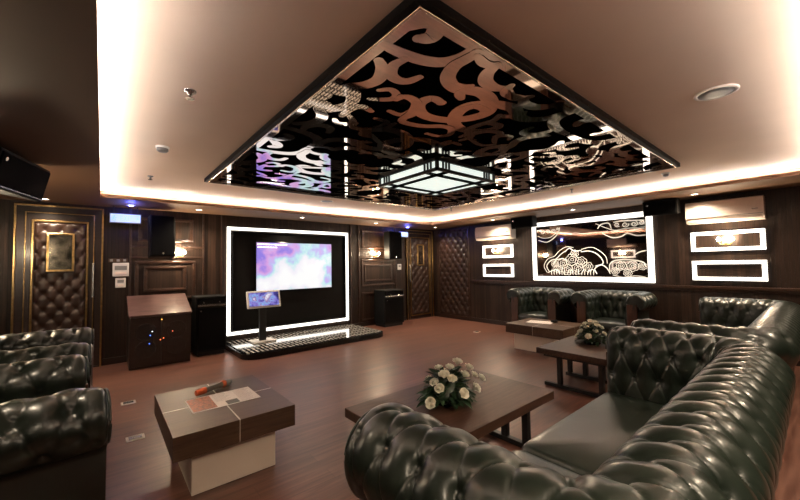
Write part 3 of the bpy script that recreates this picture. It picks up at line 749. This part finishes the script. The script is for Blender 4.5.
for i, (a, b, R) in enumerate(((3.37, 1.43, .115), (3.19, 1.50, .13), (3.02, 1.45, .115), (3.29, 1.30, .12), (3.09, 1.32, .125), (2.90, 1.36, .10), (3.48, 1.32, .09), (3.14, 1.62, .08), (3.55, 1.42, .07), (2.32, 1.37, .09), (2.14, 1.36, .10), (1.99, 1.36, .07), (2.42, 1.28, .07), (2.22, 1.24, .07))):
    bloom(a, b, R, i*.7)
for l in ([(3.9, 2.02), (3.78, 1.97), (3.62, 1.98), (3.50, 2.06)], [(2.72, 2.17), (2.55, 2.08), (2.40, 2.02), (2.2, 2.04), (1.95, 2.02)], [(2.9, 1.24), (2.84, 1.30), (2.77, 1.28), (2.74, 1.22)], [(3.0, 1.70), (2.82, 1.73), (2.68, 1.66), (2.57, 1.54), (2.55, 1.42)], [(3.72, 1.25), (3.78, 1.38), (3.70, 1.52), (3.55, 1.58), (3.45, 1.68), (3.30, 1.76), (3.16, 1.74)], [(2.46, 1.2), (2.3, 1.17), (2.1, 1.19), (1.94, 1.17)]):
    ribbon(mb, l, .014, 0, .004, fn, 6, .7)
for (a, b, r) in [q for q in SPI if q[1] > 1.8]:
    pts = []
    for i in range(15):
        th = i*PI*2*1.35/14+a*7; rr = r*.8*(1-.80*i/14); pts.append((min(max(a+rr*math.cos(th), 1.93), 3.90), min(max(b+rr*.9*math.sin(th), 1.19), 2.19)))
    ribbon(mb, pts, .016, 0, .004, fn, 2, .6)
rng = random.Random(5)
for i in range(16):                                               # leaves along the foot of the flowers
    a = 3.62-i*.055; q = rng.uniform(-.5, .5)
    ribbon(mb, [(a, 1.20), (a+.02*q, 1.25), (a+.06*q-.02, 1.31)], .018, 0, .004, fn, 3, .4)
mb.build('etched_lines', 'art', t)

# ------------------------------------------------------------------ stage, kiosk, cabinets
t = thing('stage_platform', 'low round cornered stage with black and white striped glossy top below television', 'stage', (3.10, 6.42, 0))
def rounded(x0, x1, y0, y1, r, n=8):
    P = [(x1, y1), (x0, y1)]
    P += [(x0+r+r*math.cos(PI+i*PI/2/n), y0+r+r*math.sin(PI+i*PI/2/n)) for i in range(n+1)]
    P += [(x1-r+r*math.cos(1.5*PI+i*PI/2/n), y0+r+r*math.sin(1.5*PI+i*PI/2/n)) for i in range(n+1)]
    return P
fn = lambda a, b, h: (a, b, h)
MB().prism(rounded(-1.40, 1.40, -.66, .66, .26), 0, .085, fn).build('stage_base', 'black_gloss', t)
MB().prism(rounded(-1.36, 1.36, -.62, .66, .23), .085, .10, fn).build('stage_top', 'stage', t)

t = thing('song_kiosk', 'white edged touchscreen on a black pedestal standing on striped stage', 'touchscreen kiosk', (2.26, 6.62, .10))
MB().box(-.20, .20, -.15, .15, 0, .025, .006).build('base_plate', 'white', t)
MB().box(-.06, .06, -.035, .035, .02, .72, .008).build('pedestal', 'black_metal', t)
b = MB().box(-.30, .30, -.02, .02, -.155, .155, .012).build('screen_housing', 'white', t)
b.location = (0, -.07, .77); b.rotation_euler = (-.25, 0, 0)
MB().box(-.265, .265, -.024, -.018, -.122, .122).build('screen', 'kiosk', b)

t = thing('equipment_cabinet', 'black equipment cabinet with slanted striped wood lid left of stage', 'cabinet', (.70, 6.44, 0))
w, d, h = .385, .60, .76
MB().box(-w, w, .02, d, .0, h-.012).build('body', 'dark_wood', t)
mb = MB(); th = .03; hb = .27
mb.prism([(-.015, h-.012), (-.015, h+.015), (d+.02, h+hb), (d+.02, h+hb-.03)], -w-.012, w+.012, lambda a, b_, q: (q, a, b_)); mb.build('slanted_lid', 'lid_wood', t)
mb = MB(); mb.prism([(.02, h-.014), (d, h+hb-.04), (d, h-.014)], -w, w, lambda a, b_, q: (q, a, b_)); mb.build('lid_support', 'dark_wood', t)
def vent_door(x0, x1, hinge):
    dr = MB().box(x0+.003, x1-.003, 0, .02, .03, h-.02, .003).build('door', 'dark_wood', t)
    cx = (x0+x1)/2; mb = MB()
    for cz in (.52, .27):
        for ring in range(1, 6):
            for i in range(ring*6):
                a = 2*PI*i/(ring*6); r = ring*.021
                mb.cyl((cx+r*math.cos(a), -.003, cz+r*math.sin(a)), (cx+r*math.cos(a), .004, cz+r*math.sin(a)), .007, n=6)
        mb.lathe([(.128, 0), (.128, .004), (.120, .004)], n=4) if False else None
        pts = [(cx+.125*math.cos(i*PI/16), -.002, cz+.125*math.sin(i*PI/16)) for i in range(32)]
        mb.tube(pts, .004, 6, True)
    mb.build('vent_grille', 'black_metal', dr)
    return dr
dl = vent_door(-w, 0, -1); dr = vent_door(0, w, 1)
for nm, c, x, z, pr in (('blue_light', 'blue_dot', -.14, .47, dl), ('blue_light', 'white_dot', -.115, .525, dl), ('blue_light', 'blue_dot', -.15, .35, dl),
                    ('amber_light', 'amber_dot', .0, .69, dr), ('red_light', 'red_dot', -.015, .39, dl), ('red_light', 'red_dot', .025, .41, dr), ('red_light', 'red_dot', .14, .50, dr)):
    o_ = MB().lathe([(.007, 0), (.007, .004), (.003, .006)], n=10).build(nm, c, pr)
    o_.location = (x, -.008, z); o_.rotation_euler = (PI/2, 0, 0)

def floor_cabinet(label, loc, w, d, h, rz=0):
    t = thing('floor_speaker', label, 'speaker cabinet', loc, rz)
    MB().box(-w/2, w/2, 0, d, .06, h, .012).build('cabinet', 'black', t)
    MB().box(-w/2+.03, w/2-.03, .03, d-.02, 0, .06).build('plinth', 'black_metal', t)
    MB().box(-w/2+.025, w/2-.025, -.012, .004, .10, h-.20, .006).build('front_grille', 'grille', t)
    s = MB().box(-w/2+.02, w/2-.02, -.010, .004, h-.16, h-.02, .004).build('top_slot', 'black_gloss', t)
    MB().box(-w/2+.02, w/2-.02, -.022, .0, h-.165, h-.135, .004).build('bright_bar', 'steel', t)
    for q in (-.12, .12): MB().cyl((q, -.016, h-.10), (q, -.004, h-.10), .014, n=12).build('knob', 'steel', s)
    MB().cyl((-w/2+.07, -.016, h-.24), (-w/2+.07, -.010, h-.24), .012, n=12).build('round_badge', 'steel', t)
    return t
floor_cabinet('tall black floor speaker standing between equipment cabinet and glowing TV surround', (1.42, 6.62, 0), .46, .42, .98)
floor_cabinet('tall black floor speaker standing right of stage under the right wall speaker', (5.36, 6.60, 0), .60, .42, .86)

k0 = None
for x, y, l in ((.24, 4.91, 'pale floor outlet plate farther from camera, left of square coffee table'), (.24, 3.86, 'pale floor outlet plate nearer camera, left of square coffee table'), (6.12, 4.77, 'pale floor outlet plate far off near the right wall armchairs')):
    if k0 is None:
        t = thing('floor_outlet', l, 'floor outlet', (x, y, 0), 0, 'floor outlet plates')
        pl = MB().box(-.065, .065, -.055, .055, 0, .006, .002).build('cover_plate', 'inlay', t)
        MB().box(-.045, .045, -.035, .035, .005, .009, .001).build('flip_lid', 'steel', t)
        k0 = t
    else: dup(k0, (x, y, 0), 0, l)

# ------------------------------------------------------------------ tables
def square_table(label, loc, w, l, cat='coffee table'):
    t = thing('square_coffee_table', label, cat, loc)
    tw, tl = w/2, l/2
    g = .006
    mb = MB()
    for sx in (-1, 1):
        for sy in (-1, 1):
            mb.box(sx*g/2, sx*tw, sy*g/2, sy*tl, .28, .43, .002)
    mb.build('table_top', 'table_wood', t)
    mb = MB(); mb.box(-.004, .004, -tl+.002, tl-.002, .285, .4306); mb.box(-tw+.002, tw-.002, -.004, .004, .285, .4305); mb.build('cross_inlay', 'inlay', t)
    MB().box(-tw+.115, tw-.115, -tl+.085, tl-.085, 0, .28, .004).build('pedestal', 'cream', t)
    return t
square_table('square dark wood coffee table with cream pedestal beside the left armchairs', (.725, 3.04, 0), .77, .97)
square_table('square dark wood coffee table with cream pedestal before the right wall armchairs', (5.70, 3.02, 0), .82, .98)
def long_table(label, loc, w, l, frames):
    t = thing('long_coffee_table', label, 'coffee table', loc)
    MB().box(-w/2, w/2, -l/2, l/2, .365, .43, .004).build('table_top', 'table_red', t)
    for x, posts in frames:
        for q in posts:
            MB().box(x-.025, x+.025, q-.025, q+.025, .04, .365, .003).build('leg', 'black_metal', t)
        MB().box(x-.025, x+.025, -l/2+.08, l/2-.08, 0, .04, .003).build('foot_rail', 'black_metal', t)
        MB().box(x-.025, x+.025, -l/2+.08, l/2-.08, .34, .365, .002).build('top_rail', 'black_metal', t)
    return t
long_table('long low dark wood table on black legs, nearer one before the near sofa', (2.06, 1.83, 0), 1.42, .84, ((-.50, (-.29, -.10, .10, .29)), (.50, (-.29, -.10, .10, .29))))
long_table('long low dark wood table on black legs, farther one beside the sofa arm', (4.74, 1.84, 0), 1.42, .84, ((-.66, (-.29, .16)), (-.12, (-.29, -.10, .10, .29)), (.64, (-.29, .16))))

# things on the tables
ld = thing('leaflet', 'white printed leaflet with food photos on the left square table', 'leaflet', (.735, 3.04, .431), 0)
MB().box(-.235, .235, -.16, .16, 0, .002).build('sheet', 'paper', ld)
MB().box(-.225, -.07, -.145, .145, .002, .0026).build('food_photo', 'photo', ld)
MB().box(.0, .085, -.06, -.15, .002, .0026).build('dark_photo', 'photo_dark', ld)
mb = MB(); rng = random.Random(9)
for c0, c1 in ((-.055, .06), (.10, .22)):
    z = .14
    while z > -.14:
        if not (c0 < 0 and z < -.04): mb.box(c0, c1-rng.uniform(0, .04), z, z-.005, .002, .0025)
        z -= .021
mb.build('text_lines', 'ink', ld)
t = thing('microphone', 'grey microphone with orange rubber ends lying on the left square table', 'microphone', (.725, 3.30, .459), math.atan2(.14, .31))
MB().lathe([(.018, -.155), (.023, -.15), (.026, -.08), (.026, -.075)], n=18).build('tail_sleeve', 'orange', t)
MB().lathe([(.023, -.076), (.021, 0), (.024, .065), (.026, .075)], n=18).build('handle', 'mic', t)
MB().lathe([(.027, .074), (.029, .080), (.029, .100), (.027, .106)], n=18).build('ring', 'orange', t)
MB().lathe([(.026, .105), (.028, .125), (.026, .150), (.018, .165), (.004, .170)], n=18).build('mesh_head', 'grey', t)
for c in t.children: c.rotation_euler = (0, PI/2, 0)
t = thing('menu_sheet', 'open white menu lying on the far square table', 'menu', (5.76, 3.14, .431), .2)
MB().box(-.14, .14, -.20, .20, 0, .003).build('sheet', 'paper', t)
mb = MB()
for i in range(9): mb.box(-.11, .09, -.16+i*.037, -.152+i*.037, .003, .0035)
mb.build('text_lines', 'ink', t)
t = thing('ashtray', 'small dark ashtray beside the white menu on far square table', 'ashtray', (5.90, 2.96, .431))
MB().lathe([(.05, 0), (.055, .004), (.055, .032), (.046, .034), (.040, .012), (.004, .010)], n=24).build('bowl', 'black_gloss', t)
mb = MB()
for a in (0, 2.09, 4.19): mb.box(.051*math.cos(a)-.008, .051*math.cos(a)+.008, .051*math.sin(a)-.008, .051*math.sin(a)+.008, .030, .038, .002)
mb.build('cigarette_rest', 'black_gloss', t)

# roses
def rose_mesh(seed):
    rng = random.Random(seed); mb = MB()
    for ring, (n, rad, hh, op) in enumerate(((3, .009, .036, .05), (4, .016, .038, .18), (5, .0225, .037, .36), (6, .028, .031, .62))):
        for k2 in range(n):
            a0 = 2*PI*k2/n+ring*.7+rng.uniform(-.15, .15); vs = []; nu, nv = 6, 6; wd = 2*PI/n*.72
            for i in range(nu+1):
                for j in range(nv+1):
                    u = (i/nu-.5)*2; v = j/nv
                    edge = (1-abs(u)**2.6*.45)
                    r = rad*(.25+.75*math.sin(min(1, v*1.7)*PI/2))*(1+.42*op*v*v)*(1-.10*(1-op)*v**3) + .004*op*v**3
                    z = hh*v*edge*(1-.25*op*v) - (.004*op*v**4)
                    a = a0+u*wd*(.55+.45*math.sin(v*PI*.8))
                    vs.append((r*math.cos(a), r*math.sin(a), z))
            fs = [(i*(nv+1)+j, (i+1)*(nv+1)+j, (i+1)*(nv+1)+j+1, i*(nv+1)+j+1) for i in range(nu) for j in range(nv)]
            mb.add(vs, fs, True)
    mb.lathe([(.004, -.008), (.012, -.004), (.012, .006), (.005, .022)], n=10)
    me = mb.build('rose', 'petal').data
    o = bpy.data.objects[-1]
    for ob in [x for x in COL.objects if x.data is me]: bpy.data.objects.remove(ob)
    return me
ROSES = [rose_mesh(i) for i in range(3)]
def leaf(mb, base, direc, length, width, droop, roll=0):
    d = Vector(direc).normalized(); side = d.cross(Vector((0, 0, 1)))
    if side.length < .05: side = Vector((1, 0, 0))
    side.normalize(); side = Matrix.Rotation(roll, 3, d) @ side; up = side.cross(d)
    vs = []; n = 6
    for i in range(n+1):
        t = i/n; c = Vector(base)+d*length*t-Vector((0, 0, 1))*droop*t*t; w = width*math.sin(PI*min(1, t*.92+.06))**.8*.5
        for q in (-1, 0, 1): p_ = c+side*w*q+up*(abs(q)*w*.35); p_.z = max(p_.z, .004); vs.append(p_)
    mb.add(vs, [(i*3+j, i*3+j+1, i*3+j+4, i*3+j+3) for i in range(n) for j in range(2)], True)
def flower_arrangement(label, loc, roses, rx, ry, hgt, seed):
    t = thing('flower_arrangement', label, 'flowers', loc)
    rng = random.Random(seed)
    MB().lathe([(.09, 0), (.10, .02), (.10, .05), (.08, .06)], n=20).build('bowl', 'black_gloss', t)
    mb = MB()
    mb.lathe([(.09, .04), (rx*.62, .06), (rx*.55, hgt*.35), (rx*.36, hgt*.62), (rx*.12, hgt*.80)], n=14)
    for i in range(190):
        a = rng.uniform(0, 2*PI); f = rng.random()**1.3*.9; e = 1-f
        z = .035+f*hgt*.80; rr = (1-f)**.6
        p = (rx*.62*rr*math.cos(a), ry*.62*rr*math.sin(a), z)
        d = (math.cos(a)+rng.uniform(-.4, .4), math.sin(a)+rng.uniform(-.4, .4), rng.uniform(-.15, .5)+f*.6)
        leaf(mb, p, d, rng.uniform(.07, .115), rng.uniform(.030, .046), rng.uniform(.01, .05), rng.uniform(-.5, .5))
    mb.build('foliage', 'leaf', t, fix=False)
    for i, (x, y, z, s) in enumerate(roses):
        o = bpy.data.objects.new('rose', ROSES[i % 3]); COL.objects.link(o); o.parent = t
        o.location = (x*1.06, y*1.06, z+.006); n = Vector((x*1.0, y*1.0, max(z-.03, .08)*1.5)).normalized()
        o.rotation_mode = 'QUATERNION'; o.rotation_quaternion = n.to_track_quat('Z', 'Y'); s *= 1.0; o.scale = (s, s, s)
    return t
def dome(n, rx, ry, h, seed):
    out = []
    for i in range(n):
        f = (i+.5)/n; z = h*(1-f)**.9+.06; r = f**.55; a = i*2.39996+seed
        out.append((rx*.80*r*math.cos(a), ry*.80*r*math.sin(a), z, 1.0+.25*((i*7) % 3-1)*.4))
    return out
flower_arrangement('mound of white roses and dark leaves on the nearer long table', (1.97, 1.83, .43), [(0.053, -0.059, 0.279, 1.05), (-0.009, -0.044, 0.251, 0.9), (-0.071, -0.048, 0.208, 1.15), (-0.046, -0.093, 0.185, 1.05), (0.083, -0.094, 0.19, 1.0), (0.125, -0.145, 0.193, 0.8), (0.154, -0.181, 0.174, 0.85), (0.102, -0.116, 0.244, 0.95), (-0.127, -0.013, 0.161, 0.95), (-0.135, -0.068, 0.136, 1.0), (-0.208, -0.062, 0.058, 1.1), (-0.029, -0.173, 0.106, 1.05), (0.128, -0.148, 0.099, 1.15), (0.08, 0.1, 0.17, 0.9), (-0.02, 0.15, 0.12, 0.9), (0.16, 0.04, 0.1, 0.9), (0.0, 0.07, 0.22, 0.9)], .24, .20, .25, 2)
flower_arrangement('dome of white roses and dark leaves on the farther long table beside sofa arm', (4.70, 1.88, .43), dome(17, .19, .19, .21, 1.1), .19, .19, .25, 5)
# ------------------------------------------------------------------ tufted sofas and armchairs
def path_fn(wi, Df, rc, r):
    Ls = Df-rc; Lc = (rc+r*.9)*PI/2; Lb = 2*(wi-rc); tot = 2*Ls+2*Lc+Lb
    def f(u):
        """u measured along the roll, 0 at the middle of the back; returns point and outward normal"""
        q = u+tot/2
        if q <= Ls: return (-wi, Df-q, -1, 0)
        q -= Ls
        if q <= Lc:
            a = PI+q/Lc*PI/2; return (-wi+rc+rc*math.cos(a), rc+rc*math.sin(a), math.cos(a), math.sin(a))
        q -= Lc
        if q <= Lb: return (-wi+rc+q, 0, 0, -1)
        q -= Lb
        if q <= Lc:
            a = 1.5*PI+q/Lc*PI/2; return (wi-rc+rc*math.cos(a), rc+rc*math.sin(a), math.cos(a), math.sin(a))
        q -= Lc
        return (wi, rc+q, 1, 0)
    return f, tot
def profile(v, Lin, r, zc, zb):
    """inner face then outward roll; returns n, z, normal"""
    lean = .03
    if v <= Lin:
        t = v/Lin; n = -lean*(1-t)
        return n, zb+(zc-zb)*t, -1., .05
    a = PI-(v-Lin)/r
    return r+r*math.cos(a), zc+r*math.sin(a), math.cos(a), math.sin(a)
def tufted_shell(wi, Df, r, crest, seat_z, a, b, res, amp, back_off=.728, end_round=.035):
    zc = crest-r; zb = seat_z-.06; Lin = zc-zb; Lroll = r*math.radians(235); V = Lin+Lroll
    f, tot = path_fn(wi, Df, .045, r)
    nu = int(tot/res); nv = int(V/res)
    us = np.linspace(-tot/2, tot/2, nu+1); vs = np.linspace(0, V, nv+1)
    # rows of buttons locked to the roll: one row at 41 degrees on the outside
    voff = Lin+r*math.radians(139)
    nb = max(1, round(tot/a)); aa = tot/nb
    Ug, Vg = np.meshgrid(us, vs, indexing='ij')
    D = tuft_fn(Ug+aa*.25, Vg-voff, aa, b, amp, amp*.55, .0095)
    fade = np.clip(np.minimum(Vg/.03, (V-Vg)/.05), 0, 1)
    e = np.clip((tot/2-np.abs(Ug))/.075, 0, 1); D = D*fade*(.12+.88*e**.7)
    s = np.clip(1-(tot/2-np.abs(Ug))/end_round, 0, 1); D -= end_round*(1-np.sqrt(1-s*s*.98))
    pr = np.array([profile(v, Lin, r, zc, zb) for v in vs])
    pa = np.array([f(u) for u in us])
    n = pr[None, :, 0]+D*pr[None, :, 2]; z = pr[None, :, 1]+D*pr[None, :, 3]
    X = pa[:, 0, None]+pa[:, 2, None]*n; Y = pa[:, 1, None]+pa[:, 3, None]*n
    mb = MB(); grid_mesh(mb, np.stack([X, Y, np.broadcast_to(z, X.shape)], -1))
    # plain outer panel below the roll
    us2 = np.linspace(-tot/2, tot/2, max(60, nu//4)); pa2 = [f(u) for u in us2]
    no, zo = pr[-1, 0], pr[-1, 1]
    ring = [(no+.012, zo+.015), (no-.03, zo-.01), (no-.05, zo-.05), (no-.05, .10), (no-.08, .09)]
    P = np.array([[(p[0]+p[2]*q, p[1]+p[3]*q, zz) for q, zz in ring] for p in pa2])
    grid_mesh(mb, P)
    # rounded roll ends
    for sgn in (-1, 1):
        u = sgn*tot/2; p = f(u); ring_i = (0 if sgn < 0 else nu)
        pts = [(X[ring_i, j], Y[ring_i, j], z[ring_i, j]) for j in range(0, nv+1)]
        c = Vector((sum(q[0] for q in pts)/len(pts), Df+.004, crest-r*1.1))
        cx = p[0]+p[2]*r; c = Vector((cx, Df+.006, zc))
        mb.add([c]+pts, [(0, i+1, i+2) for i in range(len(pts)-1)], True)
    return mb, (no-.05, zc, zb)
def cushion(mb, x0, x1, y0, y1, z0, z1, crown=.03, n=14, rr=.05):
    bm = bmesh.new(); bmesh.ops.create_grid(bm, x_segments=n, y_segments=n, size=1)
    top = []
    def sup(q): return math.copysign(1-(1-abs(q))**1.0, q)
    N = n+1
    vs = []; 
    cx, cy = (x0+x1)/2, (y0+y1)/2; hx_, hy_ = (x1-x0)/2, (y1-y0)/2; h = (z1-z0)
    ks = []
    rows = [(-.0, 1)]
    # stack of closed rounded-rectangle rings: bottom, side bulge, top, closing on the crown
    def rrect(hx2, hy2, r, m=8):
        P = []
        for qx, qy, a0 in ((1, 1, 0), (-1, 1, PI/2), (-1, -1, PI), (1, -1, 1.5*PI)):
            for i in range(m+1):
                a = a0+i*PI/2/m; P.append((qx*(hx2-r)+r*math.cos(a), qy*(hy2-r)+r*math.sin(a)))
        return P
    rings = []
    for t in np.linspace(-PI/2, PI/2, 11):
        ins = rr*.75*(1-math.cos(t)); rings.append((ins, z0+h/2+h/2*math.sin(t)))
    for t in np.linspace(.12, .97, 9):
        rings.append((rr*.75+min(hx_, hy_)*.98*t, z1+crown*(1-(1-t)**2)))
    V = []; m = 8; cnt = 4*(m+1)
    for ins, z in rings:
        V += [(cx+px, cy+py, z) for px, py in rrect(max(hx_-ins, .004), max(hy_-ins, .004), max(min(rr, min(hx_, hy_)-ins-.001), .002), m)]
    F = [(a*cnt+i, a*cnt+(i+1) % cnt, (a+1)*cnt+(i+1) % cnt, (a+1)*cnt+i) for a in range(len(rings)-1) for i in range(cnt)]
    F.append(tuple(reversed(range(cnt)))); F.append(tuple(range((len(rings)-1)*cnt, len(rings)*cnt)))
    bm.free(); mb.add(V, F, True); return mb
def make_seat(name, label, cat, loc, rz, wi, Df, r, crest, seat_z, a, b, res, amp, ncush, group=None, split=None):
    t = thing(name, label, cat, loc, rz, group)
    mb, (no, zc, zb) = tufted_shell(wi, Df, r, crest, seat_z, a, b, res, amp)
    mb.build('tufted_body', 'green', t, fix=False)
    # arm fronts: mahogany strip under the roll, leather above
    for s in (-1, 1):
        x0, x1 = s*(wi+.006), s*(wi+no-.004)
        MB().box(x0, x1, Df-.06, Df+.004, .09, zc-.02, .006).build('arm_facing', 'facing', t)
        pts = [(s*(wi+no+.002), Df-.002, .12), (s*(wi+no+.002), Df-.002, zc-r*.85)]
        cxr = wi+r
        for i in range(25):
            q = math.radians(-50)+math.radians(230)*i/24
            pts.append((s*(cxr+(r-.012)*math.cos(q)), Df+.002, zc+(r-.012)*math.sin(q)))
        MB().tube(pts[2:], .006, 6).build('piping', 'green', t)
    mb = MB(); mb.box(-wi-no+.05, wi+no-.05, -no+.05, Df-.065, .09, seat_z-.17)
    mb.box(-wi+.004, wi-.004, Df-.07, Df-.02, .09, seat_z-.155, .012); mb.build('seat_base', 'green', t)
    cw = (2*wi+.03)/ncush
    cuts = [-wi-.015+i*cw for i in range(ncush+1)] if split is None else [-wi-.015]+split+[wi+.015]
    for x0, x1 in zip(cuts, cuts[1:]):
        cushion(MB(), x0+.004, x1-.004, .0, Df+.02, seat_z-.16, seat_z-.005).build('seat_cushion', 'green', t)
    for sx in (-1, 1):
        for y in (-no+.10, Df-.07):
            MB().lathe([(.022, 0), (.034, .015), (.038, .05), (.034, .10)], (sx*(wi+no-.07), y, 0), 16).build('foot', 'facing', t)
    return t
make_seat('chesterfield_sofa', 'near long dark green tufted sofa running across lower right of photo', 'sofa', (2.065, .46, 0), 0, 1.065, .69, .16, .90, .42, .158, .185, .0065, .023, 2, None, [-.235])
make_seat('chesterfield_sofa', 'farther dark green tufted sofa beyond the near one, reaching to the right wall', 'sofa', (5.28, .46, 0), 0, 1.28, .69, .16, .90, .42, .158, .185, .0125, .022, 2)
proto = make_seat('chesterfield_armchair', 'dark green tufted armchair at left nearest the camera', 'armchair', (-.60, 2.48, 0), -PI/2+.105, .305, .58, .13, .92, .46, .165, .172, .0095, .021, 1, 'green tufted armchairs')
dup(proto, (-.635, 3.88, 0), -PI/2, 'dark green tufted armchair at left, behind the nearest one, facing the square table')
dup(proto, (6.33+.58, 3.60, 0), PI/2, 'dark green tufted armchair below the etched mirror, left one of the pair')
dup(proto, (6.33+.58, 2.31, 0), PI/2, 'dark green tufted armchair below the etched mirror, right one of the pair')
